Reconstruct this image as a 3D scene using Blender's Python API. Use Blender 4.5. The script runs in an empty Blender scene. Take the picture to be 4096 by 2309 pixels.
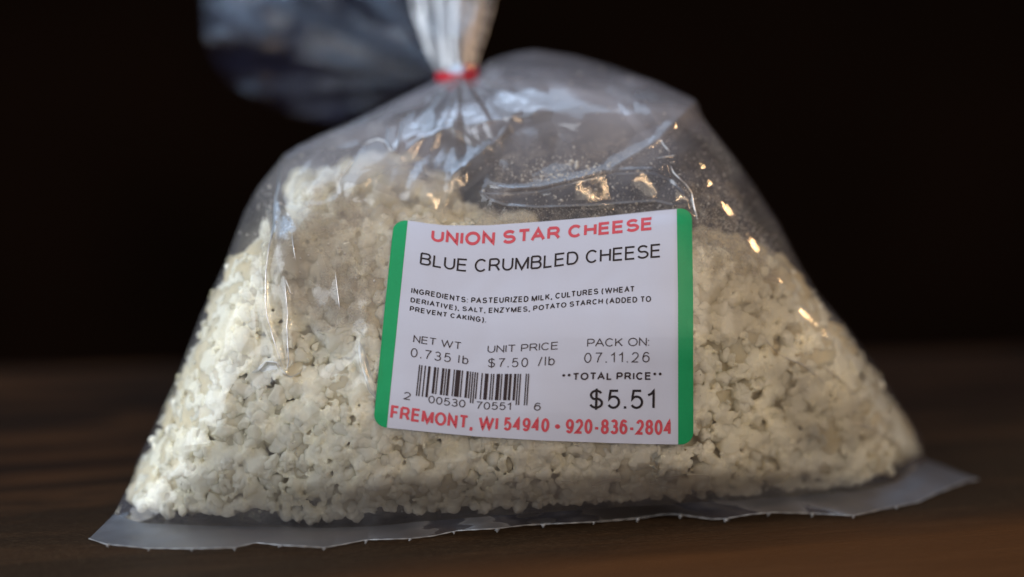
import bpy, bmesh, math, random
import numpy as np
from mathutils import Vector, Matrix, noise

random.seed(7); rng = np.random.default_rng(11)
scn = bpy.context.scene
COL = scn.collection

# ------------------------------------------------------------------ camera
PITCH = math.radians(14.0)
D = 0.45                       # distance camera -> plane through the front of the bag
S = 0.200 / 4096               # metres per photo pixel at that distance
FW = np.array([0, math.cos(PITCH), -math.sin(PITCH)])
UP = np.array([0, math.sin(PITCH), math.cos(PITCH)])
RT = np.array([1.0, 0, 0])
CAM = -D*FW + (2115-1154.5)*S*UP
cam = bpy.data.cameras.new("camera"); camo = bpy.data.objects.new("camera", cam); COL.objects.link(camo)
camo.location = CAM; camo.rotation_euler = (math.pi/2 - PITCH, 0, 0)
cam.sensor_width = 36; cam.lens = 36*D/0.200
cam.clip_start = 0.01; cam.clip_end = 20
cam.dof.use_dof = True; cam.dof.focus_distance = D-0.005
cam.dof.aperture_fstop = (cam.lens/1000)/0.027
scn.camera = camo

# ------------------------------------------------------------------ world and lamps
w = bpy.data.worlds.new("World"); scn.world = w; w.use_nodes = True
bg = w.node_tree.nodes["Background"]; bg.inputs[0].default_value = (0.30, 0.35, 0.5, 1); bg.inputs[1].default_value = 0.22
scn.view_settings.view_transform = 'Standard'; scn.view_settings.look = 'None'
scn.view_settings.exposure = 0.12; scn.view_settings.gamma = 1

def area(name, loc, target, size, size_y, power, color, spread=180):
    l = bpy.data.lights.new(name, 'AREA'); l.shape = 'RECTANGLE'; l.size = size; l.size_y = size_y
    l.energy = power; l.color = color; l.spread = math.radians(spread)
    o = bpy.data.objects.new(name, l); COL.objects.link(o); o.location = loc
    o.rotation_euler = (Vector(target)-Vector(loc)).to_track_quat('-Z', 'Y').to_euler(); return o
area("window_light", (-1.0, -0.50, 0.60), (0, 0, 0.03), 1.3, 1.0, 14.8, (0.86, 0.92, 1.0))
area("ceiling_light", (-0.25, 0.28, 1.0), (0, 0, 0.05), 1.1, 0.6, 4.4, (0.55, 0.74, 1.0))
area("front_fill", (0.75, -1.1, 0.75), (0, 0, 0.03), 1.2, 0.9, 4.6, (1.0, 0.87, 0.72))  # soft warm fill, added to brighten the label and right-hand cheese
area("lamp_warm_front", (0.28, -0.54, 0.62), (0, 0, 0.05), 0.018, 0.50, 1.15, (1.0, 0.66, 0.36))
area("lamp_warm_back", (0.75, 0.30, 0.42), (0, 0, 0.03), 0.05, 0.05, 0.7, (1.0, 0.60, 0.28))

# ------------------------------------------------------------------ mapping
def place(px, py, dl):
    """pixel coordinates + depth offset dl in mm from the reference plane -> world points"""
    px = np.asarray(px, float); py = np.asarray(py, float); dl = np.asarray(dl, float)
    d = D + dl*1e-3
    a = (px-2048)*S/D; b = -(py-1154.5)*S/D
    return CAM + d[..., None]*(FW + a[..., None]*RT + b[..., None]*UP)
def ground_dl(py, z=0.0):
    """depth offset (mm) at which the view ray of row py meets height z"""
    b = -(np.asarray(py, float)-1154.5)*S/D
    rz = FW[2] + b*UP[2]
    d = np.where(rz < -1e-3, (z-CAM[2])/np.minimum(rz, -1e-3), 10.0)
    return (d-D)*1e3

L = np.array([(456,2057),(500,1973),(534,1912),(551,1845),(623,1695),(712,1500),(800,1264),(900,1050),(945,930),(975,850),
              (1033,747),(1145,612),(1272,545),(1431,477),(1590,398),(1700,345),(1770,305)], float)
R = np.array([(3700,1838),(3686,1760),(3641,1686),(3578,1590),(3498,1463),(3387,1304),(3276,1177),(3196,1050),(3117,891),(3022,748),
              (2942,636),(2815,477),(2784,400),(2640,335),(2465,272),(2306,228),(2147,203),(2067,213),(1970,240),(1890,300)], float)
SEAM = np.array([(456,2057),(560,2092),(800,2102),(1000,2106),(1290,2112),(1500,2105),(1700,2085),(2000,2062),(2400,2035),(2700,2015),
                 (3117,1990),(3464,1962),(3600,1925),(3700,1838)], float)
EDGE = np.array([(356,2155),(422,2177),(595,2194),(768,2195),(938,2191),(1024,2171),(1119,2181),(1297,2191),(1358,2181),(1464,2160),
                 (1637,2155),(1730,2145),(1829,2123),(1987,2115),(2100,2101),(2380,2088),(2544,2075),(2650,2058),(2700,2057),(2846,2077),
                 (2901,2075),(3000,2058),(3089,2050),(3256,2054),(3416,2063),(3500,2044),(3582,2026),(3673,2009),(3742,1974),(3867,1925),(3913,1917)], float)
def arc(P):
    s = np.r_[0, np.cumsum(np.hypot(*np.diff(P, axis=0).T))]; return s/s[-1]
def along(P, t, smooth=0.012):
    a = arc(P); tt = np.linspace(0, 1, 600)
    x = np.interp(tt, a, P[:,0]); y = np.interp(tt, a, P[:,1])
    n = max(1, int(600*smooth)); k = np.hanning(2*n+3)[1:-1]; k /= k.sum()
    def sm(v):
        p = np.r_[2*v[0]-v[n:0:-1], v, 2*v[-1]-v[-2:-n-2:-1]]; return np.convolve(p, k, 'valid')
    return np.interp(t, tt, sm(x)), np.interp(t, tt, sm(y))
def polydist(px, py, P):
    sh = np.shape(px); x = np.ravel(px); y = np.ravel(py); best = np.full(x.shape, 1e9)
    for (x0,y0),(x1,y1) in zip(P[:-1], P[1:]):
        dx, dy = x1-x0, y1-y0; t = np.clip(((x-x0)*dx+(y-y0)*dy)/(dx*dx+dy*dy), 0, 1)
        best = np.minimum(best, np.hypot(x-x0-t*dx, y-y0-t*dy))
    return best.reshape(sh)
def inside(px, py, P):
    x = np.ravel(px); y = np.ravel(py); c = np.zeros(x.shape, bool); n = len(P)
    for i in range(n):
        x0,y0 = P[i]; x1,y1 = P[(i+1)%n]
        if y0 == y1: continue
        hit = ((y0 > y) != (y1 > y)) & (x < (x1-x0)*(y-y0)/(y1-y0)+x0); c ^= hit
    return c.reshape(np.shape(px))

# broad depth of the front face (mm), rows = py, columns = px
CX = np.array([300,900,1500,2100,2700,3300,3900], float)
CY = np.array([150,450,750,1050,1350,1650,1900,2050,2150], float)
CZ = np.array([
 [40,38,34,30,28,38,50],
 [26,15,10,8,6,17,38],
 [22,6,2,1,0,14,30],
 [14,-2,-4,-4,-5,7,24],
 [12,-3,-7,-8,-8,4,24],
 [8,-5,-9,-9,-6,6,26],
 [5,-4,-8,-7,-4,9,26],
 [3,-2,-5,-3,3,15,28],
 [0,0,0,3,10,20,30]], float)
def cr(P, xs, q, axis):
    q = np.clip(q, xs[0], xs[-1]-1e-6); i = np.searchsorted(xs, q, side='right')-1
    t = (q-xs[i])/(xs[i+1]-xs[i]); n = len(xs)
    t = t*t*(3-2*t)*0.5+t*0.5
    return i, t
def body(px, py):
    px = np.asarray(px, float); py = np.asarray(py, float)
    out = 0; wsum = 0
    for ox, oy in ((0,0),(110,0),(-110,0),(0,45),(0,-45),(0,90),(0,-90)):
        i, t = cr(None, CX, px+ox, 0); j, u = cr(None, CY, py+oy, 0)
        out = out + (CZ[j,i]*(1-t)*(1-u)+CZ[j,i+1]*t*(1-u)+CZ[j+1,i]*(1-t)*u+CZ[j+1,i+1]*t*u)
    return out/7
def edge_roll(px, py, wdt=230, E=15):
    d = np.minimum(polydist(px, py, L), polydist(px, py, R))
    q = 1-np.clip(d/wdt, 0, 1)
    low = np.clip((2085-np.asarray(py, float))/260, 0, 1)
    return E*(1-np.sqrt(np.maximum(1-q*q*0.985, 0)))*low
def base_dl(px, py):
    z = body(px, py) + edge_roll(px, py)
    g = ground_dl(py, 0.0006)
    near = np.clip((np.asarray(py, float)-1760)/300, 0, 1)      # settle onto the table
    return np.minimum(z, g)

# ------------------------------------------------------------------ folds pressed into the film (height mm, half width px)
RIDGES = [
 ([(1124,622),(1118,700),(1112,758),(1101,793),(1095,903),(1076,992),(1064,1083),(1062,1207),(1069,1269),(1089,1339),(1126,1455),(1143,1490)], 1.25, 14),
 ([(1139,1120),(1151,1256),(1148,1310),(1155,1446),(1143,1490)], .95, 12),
 ([(1139,1115),(1147,1128),(1164,1174),(1175,1172)], .40, 9),
 ([(1167,934),(1175,996),(1182,1040)], .4, 9),
 ([(1341,1087),(1356,1207),(1358,1240)], .45, 12),
 ([(1007,1490),(1040,1478),(1064,1446),(1106,1450),(1139,1496),(1164,1510),(1200,1492),(1226,1471)], .45, 9),
 ([(1609,474),(1600,520),(1594,560),(1587,600)], 1.1, 12),
 ([(1449,584),(1480,566),(1512,555),(1543,567),(1562,600),(1604,623)], 1.2, 13),
 ([(1556,500),(1548,530),(1543,567)], .5, 12),
 ([(1380,520),(1420,560),(1449,584)], .4, 10),
 ([(1124,625),(1160,600),(1223,573),(1284,576),(1250,620),(1200,680),(1152,738),(1130,790),(1170,880)], .8, 15),
 ([(1444,595),(1400,650),(1356,722),(1362,770),(1340,800),(1280,820),(1190,815)], .7, 13),
 ([(1600,624),(1680,560),(1740,525),(1804,509),(1860,540),(1898,586),(1905,640)], .6, 12),
 ([(2041,470),(2030,505),(2019,525),(1990,560),(1953,586),(1880,640),(1820,696),(1795,730),(1785,780),(1771,856)], .9, 14),
 ([(1875,525),(1930,490),(2041,470),(2100,466),(2162,453)], .5, 10),
 ([(2784,402),(2710,480),(2636,556),(2540,615),(2459,663),(2316,712),(2180,745),(2050,758),(1953,770)], .9, 18),
 ([(2426,376),(2500,430),(2560,490),(2620,548)], .6, 20),
 ([(2641,553),(2655,580),(2680,608)], .7, 11),
 ([(2625,634),(2669,627),(2705,621)], .5, 10),
 ([(2683,663),(2694,690),(2716,712),(2746,740),(2768,775),(2778,830),(2790,880)], 1.0, 13),
 ([(1931,773),(1953,738),(2040,752),(2151,748),(2316,712),(2459,681),(2608,679),(2680,707),(2730,756),(2774,800)], .8, 10),
 ([(1931,773),(1953,797),(2019,823),(2151,831),(2371,821),(2500,812),(2619,806),(2690,825),(2730,817),(2774,800)], .7, 10),
 ([(2784,402),(2740,420),(2680,395),(2559,371)], .5, 16),
 ([(2320,300),(2420,340),(2520,380),(2590,450)], .5, 14),
 ([(2560,371),(2590,430),(2641,509)], .5, 14),
 ([(3047,1335),(3080,1380),(3117,1418),(3160,1440),(3214,1460),(3260,1500),(3311,1543)], .25, 8),
 ([(3284,1460),(3346,1508),(3390,1550),(3430,1592)], .35, 10),
 ([(3402,1689),(3480,1712),(3534,1745),(3617,1793)], .45, 11),
 ([(3256,1647),(3320,1632),(3360,1627)], .3, 9),
 ([(994,1091),(1010,1180),(1018,1260),(1031,1372)], .5, 14),
 ([(1438,1368),(1446,1450),(1470,1520),(1498,1590)], .8, 12),
 ([(640,1720),(760,1700),(900,1640)], .3, 12),
 ([(640,1810),(740,1780),(860,1770)], .3, 12),
]
# broad dents and bulges: cx, cy, rx, ry, angle, mm (positive = away from camera)
DENTS = [(1460,700,110,55,-50,-1.4),(1225,640,60,110,25,1.8),(2660,455,95,60,40,-1.6),(1750,640,90,90,0,1.5),
         (2200,560,330,110,0,1.5),(1330,560,90,40,-10,-1.0),(1930,1000,180,500,6,1.3),(1130,1300,70,260,0,-.8),(1960,590,40,110,35,-1.0),
         (2100,330,180,60,0,-1.8),(2400,300,150,50,25,1.5)]
NP = 60
fx = rng.uniform(950, 2950, NP); fy = rng.uniform(250, 900, NP); fh = rng.uniform(-1, 1, NP)
def film_detail(px, py):
    px = np.asarray(px, float); py = np.asarray(py, float)
    z = np.zeros(px.shape)
    for P, h, wd in RIDGES:
        h *= .36; wd *= .85
        P = np.array(P, float)
        m = (px > P[:,0].min()-4*wd)&(px < P[:,0].max()+4*wd)&(py > P[:,1].min()-4*wd)&(py < P[:,1].max()+4*wd)
        if not m.any(): continue
        d = polydist(px[m], py[m], P)
        e0 = np.hypot(px[m]-P[0,0], py[m]-P[0,1]); e1 = np.hypot(px[m]-P[-1,0], py[m]-P[-1,1])
        tap = np.clip(np.minimum(e0, e1)/60, 0.25, 1)
        z[m] -= h*tap*(np.exp(-(d/wd)**2)*.75 + .5*np.exp(-np.abs(d)/(wd*1.4)))
    for cx, cy, rx, ry, an, mm in DENTS:
        a = math.radians(an); u = ((px-cx)*math.cos(a)+(py-cy)*math.sin(a))/rx; v = (-(px-cx)*math.sin(a)+(py-cy)*math.cos(a))/ry
        z += .55*mm*np.exp(-(u*u+v*v)**1.5)
    head = np.clip((930-py)/150, 0, 1)*np.clip((py-200)/60, 0, 1)
    # crumpled facets: the lower envelope of random tilted planes around scattered centres
    f1 = np.full(px.shape, 1e9); f2 = f1.copy(); idh = np.zeros(px.shape)
    for k in range(NP):
        d = np.hypot(px-fx[k], (py-fy[k])*1.2)+fh[k]*30
        n1 = d < f1
        f2 = np.where(n1, f1, np.minimum(f2, d)); f1 = np.where(n1, d, f1)
    z += head*(0.0085*f1 - 0.35)*np.clip(1.0, 0, 1)
    # pleats running into the neck
    ang = np.arctan2(py-285, px-1840); r = np.hypot(px-1840, py-285)
    fall = np.exp(-r/330.0)*np.clip(r/60, 0, 1)
    z += fall*(.75*np.sin(ang*9+1.0)+.30*np.sin(ang*21+r*.006)+.12*np.sin(ang*37+2))
    low = np.clip((py-900)/200, 0, 1)
    z += .16*low*(np.sin(px*.021+np.sin(py*.017)*1.7)*np.sin(py*.024+np.sin(px*.013)*2.1))
    zone = np.clip((1800-py)/300,0,1)
    z += (.22*np.sin(px*.0061+py*.0043+1)*zone+.12*np.sin(px*.011-py*.009)*zone)*np.clip((2750-px)/200, .25, 1)
    return z
def label_zone(px, py):
    """1 inside the sticker, 0 well outside: the stiff paper irons the film flat"""
    u = np.clip(np.minimum(px-1490, 2790-px)/40, 0, 1); v = np.clip(np.minimum(py-860, 1800-py)/40, 0, 1)
    return u*v
def film_dl(px, py, inset=0.0):
    lz = label_zone(px, py)
    d = film_detail(px, py)
    return np.minimum(base_dl(px, py) + d*(1-lz*.75), ground_dl(py, 0.0005)) + inset

# ------------------------------------------------------------------ node helpers
def mat(name):
    m = bpy.data.materials.new(name); m.use_nodes = True; nt = m.node_tree; nt.nodes.clear()
    return m, nt
class NT:
    def __init__(s, nt): s.nt = nt
    def n(s, t, **kw):
        nd = s.nt.nodes.new(t)
        for k, v in kw.items():
            if k.startswith('i_'):
                k2 = k[2:]; k2 = int(k2) if k2.isdigit() else k2.replace('_', ' ')
                nd.inputs[k2].default_value = v
            else: setattr(nd, k, v)
        return nd
    def l(s, a, b): s.nt.links.new(a, b)
    def coord(s): return s.n('ShaderNodeTexCoord').outputs['Object']
    def noise(s, scale, detail=4, rough=.5, vec=None, dist=0):
        nd = s.n('ShaderNodeTexNoise'); nd.inputs['Scale'].default_value = scale; nd.inputs['Detail'].default_value = detail
        nd.inputs['Roughness'].default_value = rough; nd.inputs['Distortion'].default_value = dist
        if vec is not None: s.l(vec, nd.inputs['Vector'])
        return nd.outputs['Fac']
    def ramp(s, fac, stops, interp='LINEAR'):
        nd = s.n('ShaderNodeValToRGB'); nd.color_ramp.interpolation = interp; e = nd.color_ramp.elements
        while len(e) < len(stops): e.new(.5)
        for el, (p, c) in zip(e, stops):
            el.position = p; el.color = c if len(c) == 4 else (*c, 1)
        s.l(fac, nd.inputs[0]); return nd.outputs[0]
    def math(s, op, a, b=None):
        nd = s.n('ShaderNodeMath', operation=op)
        for i, v in enumerate((a, b)):
            if v is None: continue
            if isinstance(v, (int, float)): nd.inputs[i].default_value = v
            else: s.l(v, nd.inputs[i])
        return nd.outputs[0]
    def mix(s, fac, a, b):
        nd = s.n('ShaderNodeMix', data_type='RGBA')
        for i, v in ((0, fac), (6, a), (7, b)):
            if isinstance(v, (int, float)): nd.inputs[i].default_value = v
            elif isinstance(v, tuple): nd.inputs[i].default_value = (*v, 1) if len(v) == 3 else v
            else: s.l(v, nd.inputs[i])
        return nd.outputs[2]
    def bump(s, h, strength, dist):
        nd = s.n('ShaderNodeBump'); nd.inputs['Strength'].default_value = strength; nd.inputs['Distance'].default_value = dist
        s.l(h, nd.inputs['Height']); return nd.outputs['Normal']
    def mixs(s, fac, a, b):
        nd = s.n('ShaderNodeMixShader')
        if isinstance(fac, (int, float)): nd.inputs[0].default_value = fac
        else: s.l(fac, nd.inputs[0])
        s.l(a, nd.inputs[1]); s.l(b, nd.inputs[2]); return nd.outputs[0]
    def out(s, sh): o = s.n('ShaderNodeOutputMaterial'); s.l(sh, o.inputs['Surface'])
G = lambda v: (v, v, v)

def film_material(name, haze_lo, haze_hi, rough=.10, gloss=1.7, tint=(.80,.84,.95), bump=.25, scale=60, dust=True, edge=.35, cloud=0.0):
    m, nt = mat(name); N = NT(nt); c = N.coord()
    n1 = N.noise(scale, 5, .6, c, .6)
    hz = N.ramp(n1, [(.35, G(haze_lo)), (.68, G(haze_hi))])
    if dust:
        n2 = N.noise(900, 6, .7, c); n3 = N.noise(70, 3, .6, c)
        sp = N.ramp(n2, [(.60, G(0)), (.72, G(.22))]); ms = N.ramp(n3, [(.50, G(0)), (.66, G(1))])
        hz = N.math('ADD', hz, N.math('MULTIPLY', sp, ms))
    if cloud:     # cloudier film towards the gathered neck, where it is stretched and doubled
        sx_ = N.n('ShaderNodeSeparateXYZ'); N.l(c, sx_.inputs[0]); mr = N.n('ShaderNodeMapRange'); N.l(sx_.outputs['Z'], mr.inputs[0])
        mr.inputs[1].default_value = .054; mr.inputs[2].default_value = .088; mr.inputs[3].default_value = 0; mr.inputs[4].default_value = 1; mr.interpolation_type = 'SMOOTHSTEP'
        n5 = N.ramp(N.noise(28, 3, .5, c, .8), [(.38, G(.25)), (.62, G(1))])
        hz = N.math('ADD', hz, N.math('MULTIPLY', N.math('MULTIPLY', mr.outputs[0], n5), cloud))
    lw = N.n('ShaderNodeLayerWeight'); lw.inputs['Blend'].default_value = .25
    hz = N.math('ADD', hz, N.math('MULTIPLY', lw.outputs['Facing'], edge*.5))
    hz = N.math('MINIMUM', hz, .95)
    fine = N.noise(420, 3, .55, c); mid = N.noise(110, 2, .5, c)
    h = N.math('ADD', N.math('MULTIPLY', fine, .25), mid)
    nrm = N.bump(h, bump, .0012)
    tr = N.n('ShaderNodeBsdfTransparent'); tr.inputs[0].default_value = (.985,.988,.992,1)
    df = N.n('ShaderNodeBsdfDiffuse'); df.inputs[0].default_value = (*tint, 1)
    tl = N.n('ShaderNodeBsdfTranslucent'); tl.inputs[0].default_value = (*tint, 1)
    milky = N.mixs(.45, df.outputs[0], tl.outputs[0])
    base = N.mixs(hz, tr.outputs[0], milky)
    gl = N.n('ShaderNodeBsdfGlossy'); gl.inputs['Roughness'].default_value = rough; N.l(nrm, gl.inputs['Normal'])
    fr = N.n('ShaderNodeFresnel'); fr.inputs['IOR'].default_value = 1.5; N.l(nrm, fr.inputs['Normal'])
    f = N.math('MINIMUM', N.math('MULTIPLY', fr.outputs[0], gloss), .9)
    N.out(N.mixs(f, base, gl.outputs[0])); return m

def cheese_material(name, white, ochre, seed, sss=.9, burley=True, scale=.0034):
    m, nt = mat(name); N = NT(nt)
    geo = N.n('ShaderNodeNewGeometry'); c0 = geo.outputs['Position']
    vm = N.n('ShaderNodeVectorMath', operation='ADD'); N.l(c0, vm.inputs[0]); vm.inputs[1].default_value = (seed, seed*.7, 0); c = vm.outputs[0]
    a = N.noise(70, 4, .6, c, .4); b = N.noise(330, 5, .65, c)
    col = N.mix(N.ramp(a, [(.40, G(0)), (.70, G(.75))]), white, ochre)
    col = N.mix(N.ramp(b, [(.50, G(0)), (.75, G(.45))]), col, (.90,.87,.77))
    mv = N.noise(55, 3, .55, c, 1.2); mv2 = N.noise(240, 3, .6, c)
    mo = N.math('MULTIPLY', N.ramp(mv, [(.675, G(0)), (.73, G(1))]), N.ramp(mv2, [(.45, G(0)), (.6, G(.75))]))
    col = N.mix(mo, col, (.36,.40,.38))
    p = N.n('ShaderNodeBsdfPrincipled'); N.l(col, p.inputs['Base Color'])
    p.inputs['Roughness'].default_value = .62; p.inputs['Specular IOR Level'].default_value = .35
    p.inputs['Subsurface Weight'].default_value = sss; p.inputs['Subsurface Radius'].default_value = (1, .90, .74); p.inputs['Subsurface Scale'].default_value = scale
    h = N.math('ADD', N.noise(1500, 5, .7, c), N.math('MULTIPLY', N.noise(500, 3, .5, c), 1.5))
    N.l(N.bump(h, .55, .00035), p.inputs['Normal'])
    p.subsurface_method = 'BURLEY' if burley else 'RANDOM_WALK'
    N.out(p.outputs[0]); return m

def paint(name, col, rough=.45, grain=.06, bump=.1):
    m, nt = mat(name); N = NT(nt); c = N.coord()
    v = N.noise(1800, 4, .7, c)
    dark = tuple(x*(1-grain*2) for x in col)
    cc = N.mix(v, dark, col)
    p = N.n('ShaderNodeBsdfPrincipled'); N.l(cc, p.inputs['Base Color']); p.inputs['Roughness'].default_value = rough
    p.inputs['Specular IOR Level'].default_value = .35
    N.l(N.bump(N.noise(900, 3, .6, c), bump, .00008), p.inputs['Normal'])
    N.out(p.outputs[0]); return m

M_film = film_material("clear_film", .03, .095, rough=.06, gloss=1.25, bump=.09, edge=.26, cloud=.58, tint=(.84,.81,.88))
M_back = film_material("clear_film_rear", .02, .07, dust=False, bump=.4, edge=.2, cloud=.08)
M_seal = film_material("seal_film", .05, .09, rough=.45, gloss=.3, tint=(.56,.56,.68), dust=False, bump=.3, scale=45, edge=0)
M_tail = film_material("gathered_film", .04, .12, rough=.40, gloss=1.2, tint=(.62,.66,.74), dust=False, bump=.5, scale=50, edge=.2)
M_flap = film_material("flared_film", .012, .04, rough=.16, tint=(.34,.42,.85), gloss=.9, dust=False, bump=.6, scale=30, edge=.06)
M_cheese = cheese_material("cheese_crumb_ivory", (.955,.935,.80), (.94,.89,.70), 0)
M_crumb = cheese_material("cheese_lump_ivory", (.955,.935,.80), (.94,.89,.70), 0, .5, True, .0008)
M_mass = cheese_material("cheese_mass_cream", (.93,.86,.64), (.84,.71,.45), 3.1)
M_white = paint("label_paper", (.56,.575,.67), .42, .02)
M_green = paint("label_green", (.012,.36,.13), .40, .10)
M_red = paint("ink_red", (.76,.10,.13), .5, .22)
M_black = paint("ink_black", (.018,.012,.016), .5, .2)
M_brown = paint("ink_thermal", (.035,.018,.022), .5, .3)
M_tie = paint("red_tape", (.62,.012,.03), .35, .1)
M_dust = paint("starch", (.66,.62,.56), .8, .1)

def wood_material():
    m, nt = mat("dark_wood"); N = NT(nt); c = N.coord()
    rt = N.n('ShaderNodeMapping'); rt.inputs['Rotation'].default_value = (0, 0, math.radians(-7)); N.l(c, rt.inputs['Vector']); c = rt.outputs[0]
    mp = N.n('ShaderNodeMapping'); mp.inputs['Scale'].default_value = (1, 9, 9); N.l(c, mp.inputs['Vector'])
    g = N.noise(9, 7, .62, mp.outputs[0], .7)
    mp2 = N.n('ShaderNodeMapping'); mp2.inputs['Scale'].default_value = (1, 26, 20); N.l(c, mp2.inputs['Vector'])
    g2 = N.noise(48, 5, .7, mp2.outputs[0], .2)
    col = N.ramp(g, [(.30, (.007,.0035,.0018)), (.50, (.017,.0075,.003)), (.62, (.056,.024,.009)), (.74, (.012,.0055,.0025))])
    col = N.mix(N.ramp(g2, [(.45, G(0)), (.70, G(.55))]), col, (.018,.011,.007))
    mp3 = N.n('ShaderNodeMapping'); mp3.inputs['Scale'].default_value = (1, 5, 5); N.l(c, mp3.inputs['Vector'])
    sc = N.noise(420, 5, .75, mp3.outputs[0]); big = N.noise(22, 3, .6, c)
    worn = N.math('MULTIPLY', N.ramp(sc, [(.63, G(0)), (.72, G(1))]), N.ramp(big, [(.45, G(0)), (.58, G(.8))]))
    col = N.mix(worn, col, (.11,.085,.06))
    # worn flecked band along the middle of the top; warm lamp light painted orange in front
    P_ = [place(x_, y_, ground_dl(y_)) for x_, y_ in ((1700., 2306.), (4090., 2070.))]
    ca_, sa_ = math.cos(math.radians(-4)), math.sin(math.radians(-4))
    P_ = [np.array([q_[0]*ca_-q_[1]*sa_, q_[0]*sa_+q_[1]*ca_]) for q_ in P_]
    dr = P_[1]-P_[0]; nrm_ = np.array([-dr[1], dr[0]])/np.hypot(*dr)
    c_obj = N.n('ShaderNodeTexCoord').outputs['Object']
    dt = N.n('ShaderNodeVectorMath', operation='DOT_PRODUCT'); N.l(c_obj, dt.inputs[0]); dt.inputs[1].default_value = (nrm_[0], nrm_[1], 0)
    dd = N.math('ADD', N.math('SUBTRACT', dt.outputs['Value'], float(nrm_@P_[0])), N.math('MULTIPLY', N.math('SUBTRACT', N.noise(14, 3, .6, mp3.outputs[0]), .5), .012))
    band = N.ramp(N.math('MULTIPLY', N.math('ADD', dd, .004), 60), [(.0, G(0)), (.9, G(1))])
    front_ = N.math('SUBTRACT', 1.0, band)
    far_ = N.ramp(N.math('MULTIPLY', dd, 12), [(.40, G(1)), (.95, G(.0))])  # light falling off toward the back, put into the table colour
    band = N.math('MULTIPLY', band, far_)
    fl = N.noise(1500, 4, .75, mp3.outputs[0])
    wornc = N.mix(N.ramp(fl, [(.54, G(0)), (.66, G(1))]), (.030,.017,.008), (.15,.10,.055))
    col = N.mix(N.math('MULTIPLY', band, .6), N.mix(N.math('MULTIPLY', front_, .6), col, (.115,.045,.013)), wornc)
    p = N.n('ShaderNodeBsdfPrincipled'); N.l(col, p.inputs['Base Color'])
    N.l(N.ramp(g2, [(.3, G(.50)), (.7, G(.75))]), p.inputs['Roughness']); p.inputs['Specular IOR Level'].default_value = .08
    h = N.math('ADD', g2, N.math('MULTIPLY', sc, .6))
    N.l(N.bump(h, .6, .0006), p.inputs['Normal']); N.out(p.outputs[0]); return m
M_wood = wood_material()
M_wall, nt = mat("dark_wall"); N = NT(nt); p = N.n('ShaderNodeBsdfPrincipled'); p.inputs['Roughness'].default_value = .9; p.inputs['Specular IOR Level'].default_value = 0
N.l(N.ramp(N.noise(2.5, 3, .5, N.coord()), [(.3, (.010,.0055,.003)), (.7, (.024,.011,.006))]), p.inputs['Base Color']); N.out(p.outputs[0])

# ------------------------------------------------------------------ object helpers
def empty(name, label, cat, loc=(0,0,0)):
    o = bpy.data.objects.new(name, None); o.empty_display_size = .02; COL.objects.link(o); o.location = loc
    o['label'] = label; o['category'] = cat; return o
def meshobj(name, V, F, m, parent=None, smooth=True, kind=None, label=None):
    me = bpy.data.meshes.new(name); V = np.asarray(V, np.float32).reshape(-1, 3)
    F = np.asarray(F, np.int32)
    if parent is not None: V = V - np.array(parent.matrix_basis.translation, np.float32)
    me.vertices.add(len(V)); me.vertices.foreach_set('co', V.ravel())
    k = F.shape[1]
    me.loops.add(F.size); me.loops.foreach_set('vertex_index', F.ravel())
    me.polygons.add(len(F)); me.polygons.foreach_set('loop_start', np.arange(0, F.size, k, dtype=np.int32))
    me.polygons.foreach_set('use_smooth', np.full(len(F), smooth)); me.update(calc_edges=True); me.validate()
    me.materials.append(m)
    o = bpy.data.objects.new(name, me); COL.objects.link(o)
    if parent is not None: o.parent = parent
    if kind: o['kind'] = kind
    if label: o['label'] = label
    return o
def grid_faces(nr, nc, wrap=False):
    i, j = np.meshgrid(np.arange(nr-1), np.arange(nc-1 if not wrap else nc), indexing='ij')
    j2 = (j+1) % nc
    return np.stack([i*nc+j, i*nc+j2, (i+1)*nc+j2, (i+1)*nc+j], -1).reshape(-1, 4)

# ------------------------------------------------------------------ the setting
def box(name, x0,x1,y0,y1,z0,z1, m, parent=None, bevel=0):
    bm = bmesh.new(); bmesh.ops.create_cube(bm, size=1)
    for v in bm.verts: v.co = ((x0+x1)/2+v.co.x*(x1-x0), (y0+y1)/2+v.co.y*(y1-y0), (z0+z1)/2+v.co.z*(z1-z0))
    if bevel: bmesh.ops.bevel(bm, geom=bm.edges[:], offset=bevel, segments=3, affect='EDGES')
    me = bpy.data.meshes.new(name); bm.to_mesh(me); bm.free(); me.materials.append(m)
    o = bpy.data.objects.new(name, me); COL.objects.link(o)
    if parent: o.parent = parent
    return o
wall = box("wall", -3, 3, 2.4, 2.5, -.8, 2.2, M_wall); wall['kind'] = 'structure'
flo = box("floor", -3, 3, -1.5, 2.4, -.82, -.78, M_wall); flo['kind'] = 'structure'
table = empty("wooden_table", "dark brown worn wooden table top under the bag of cheese", "table", (0, 0, -.001))
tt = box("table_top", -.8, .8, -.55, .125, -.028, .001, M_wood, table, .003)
for sx in (-.72, .72):
    for sy in (-.48, .06):
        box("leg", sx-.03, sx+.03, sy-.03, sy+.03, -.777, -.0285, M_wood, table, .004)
table.rotation_euler = (0, 0, math.radians(4))

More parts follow.
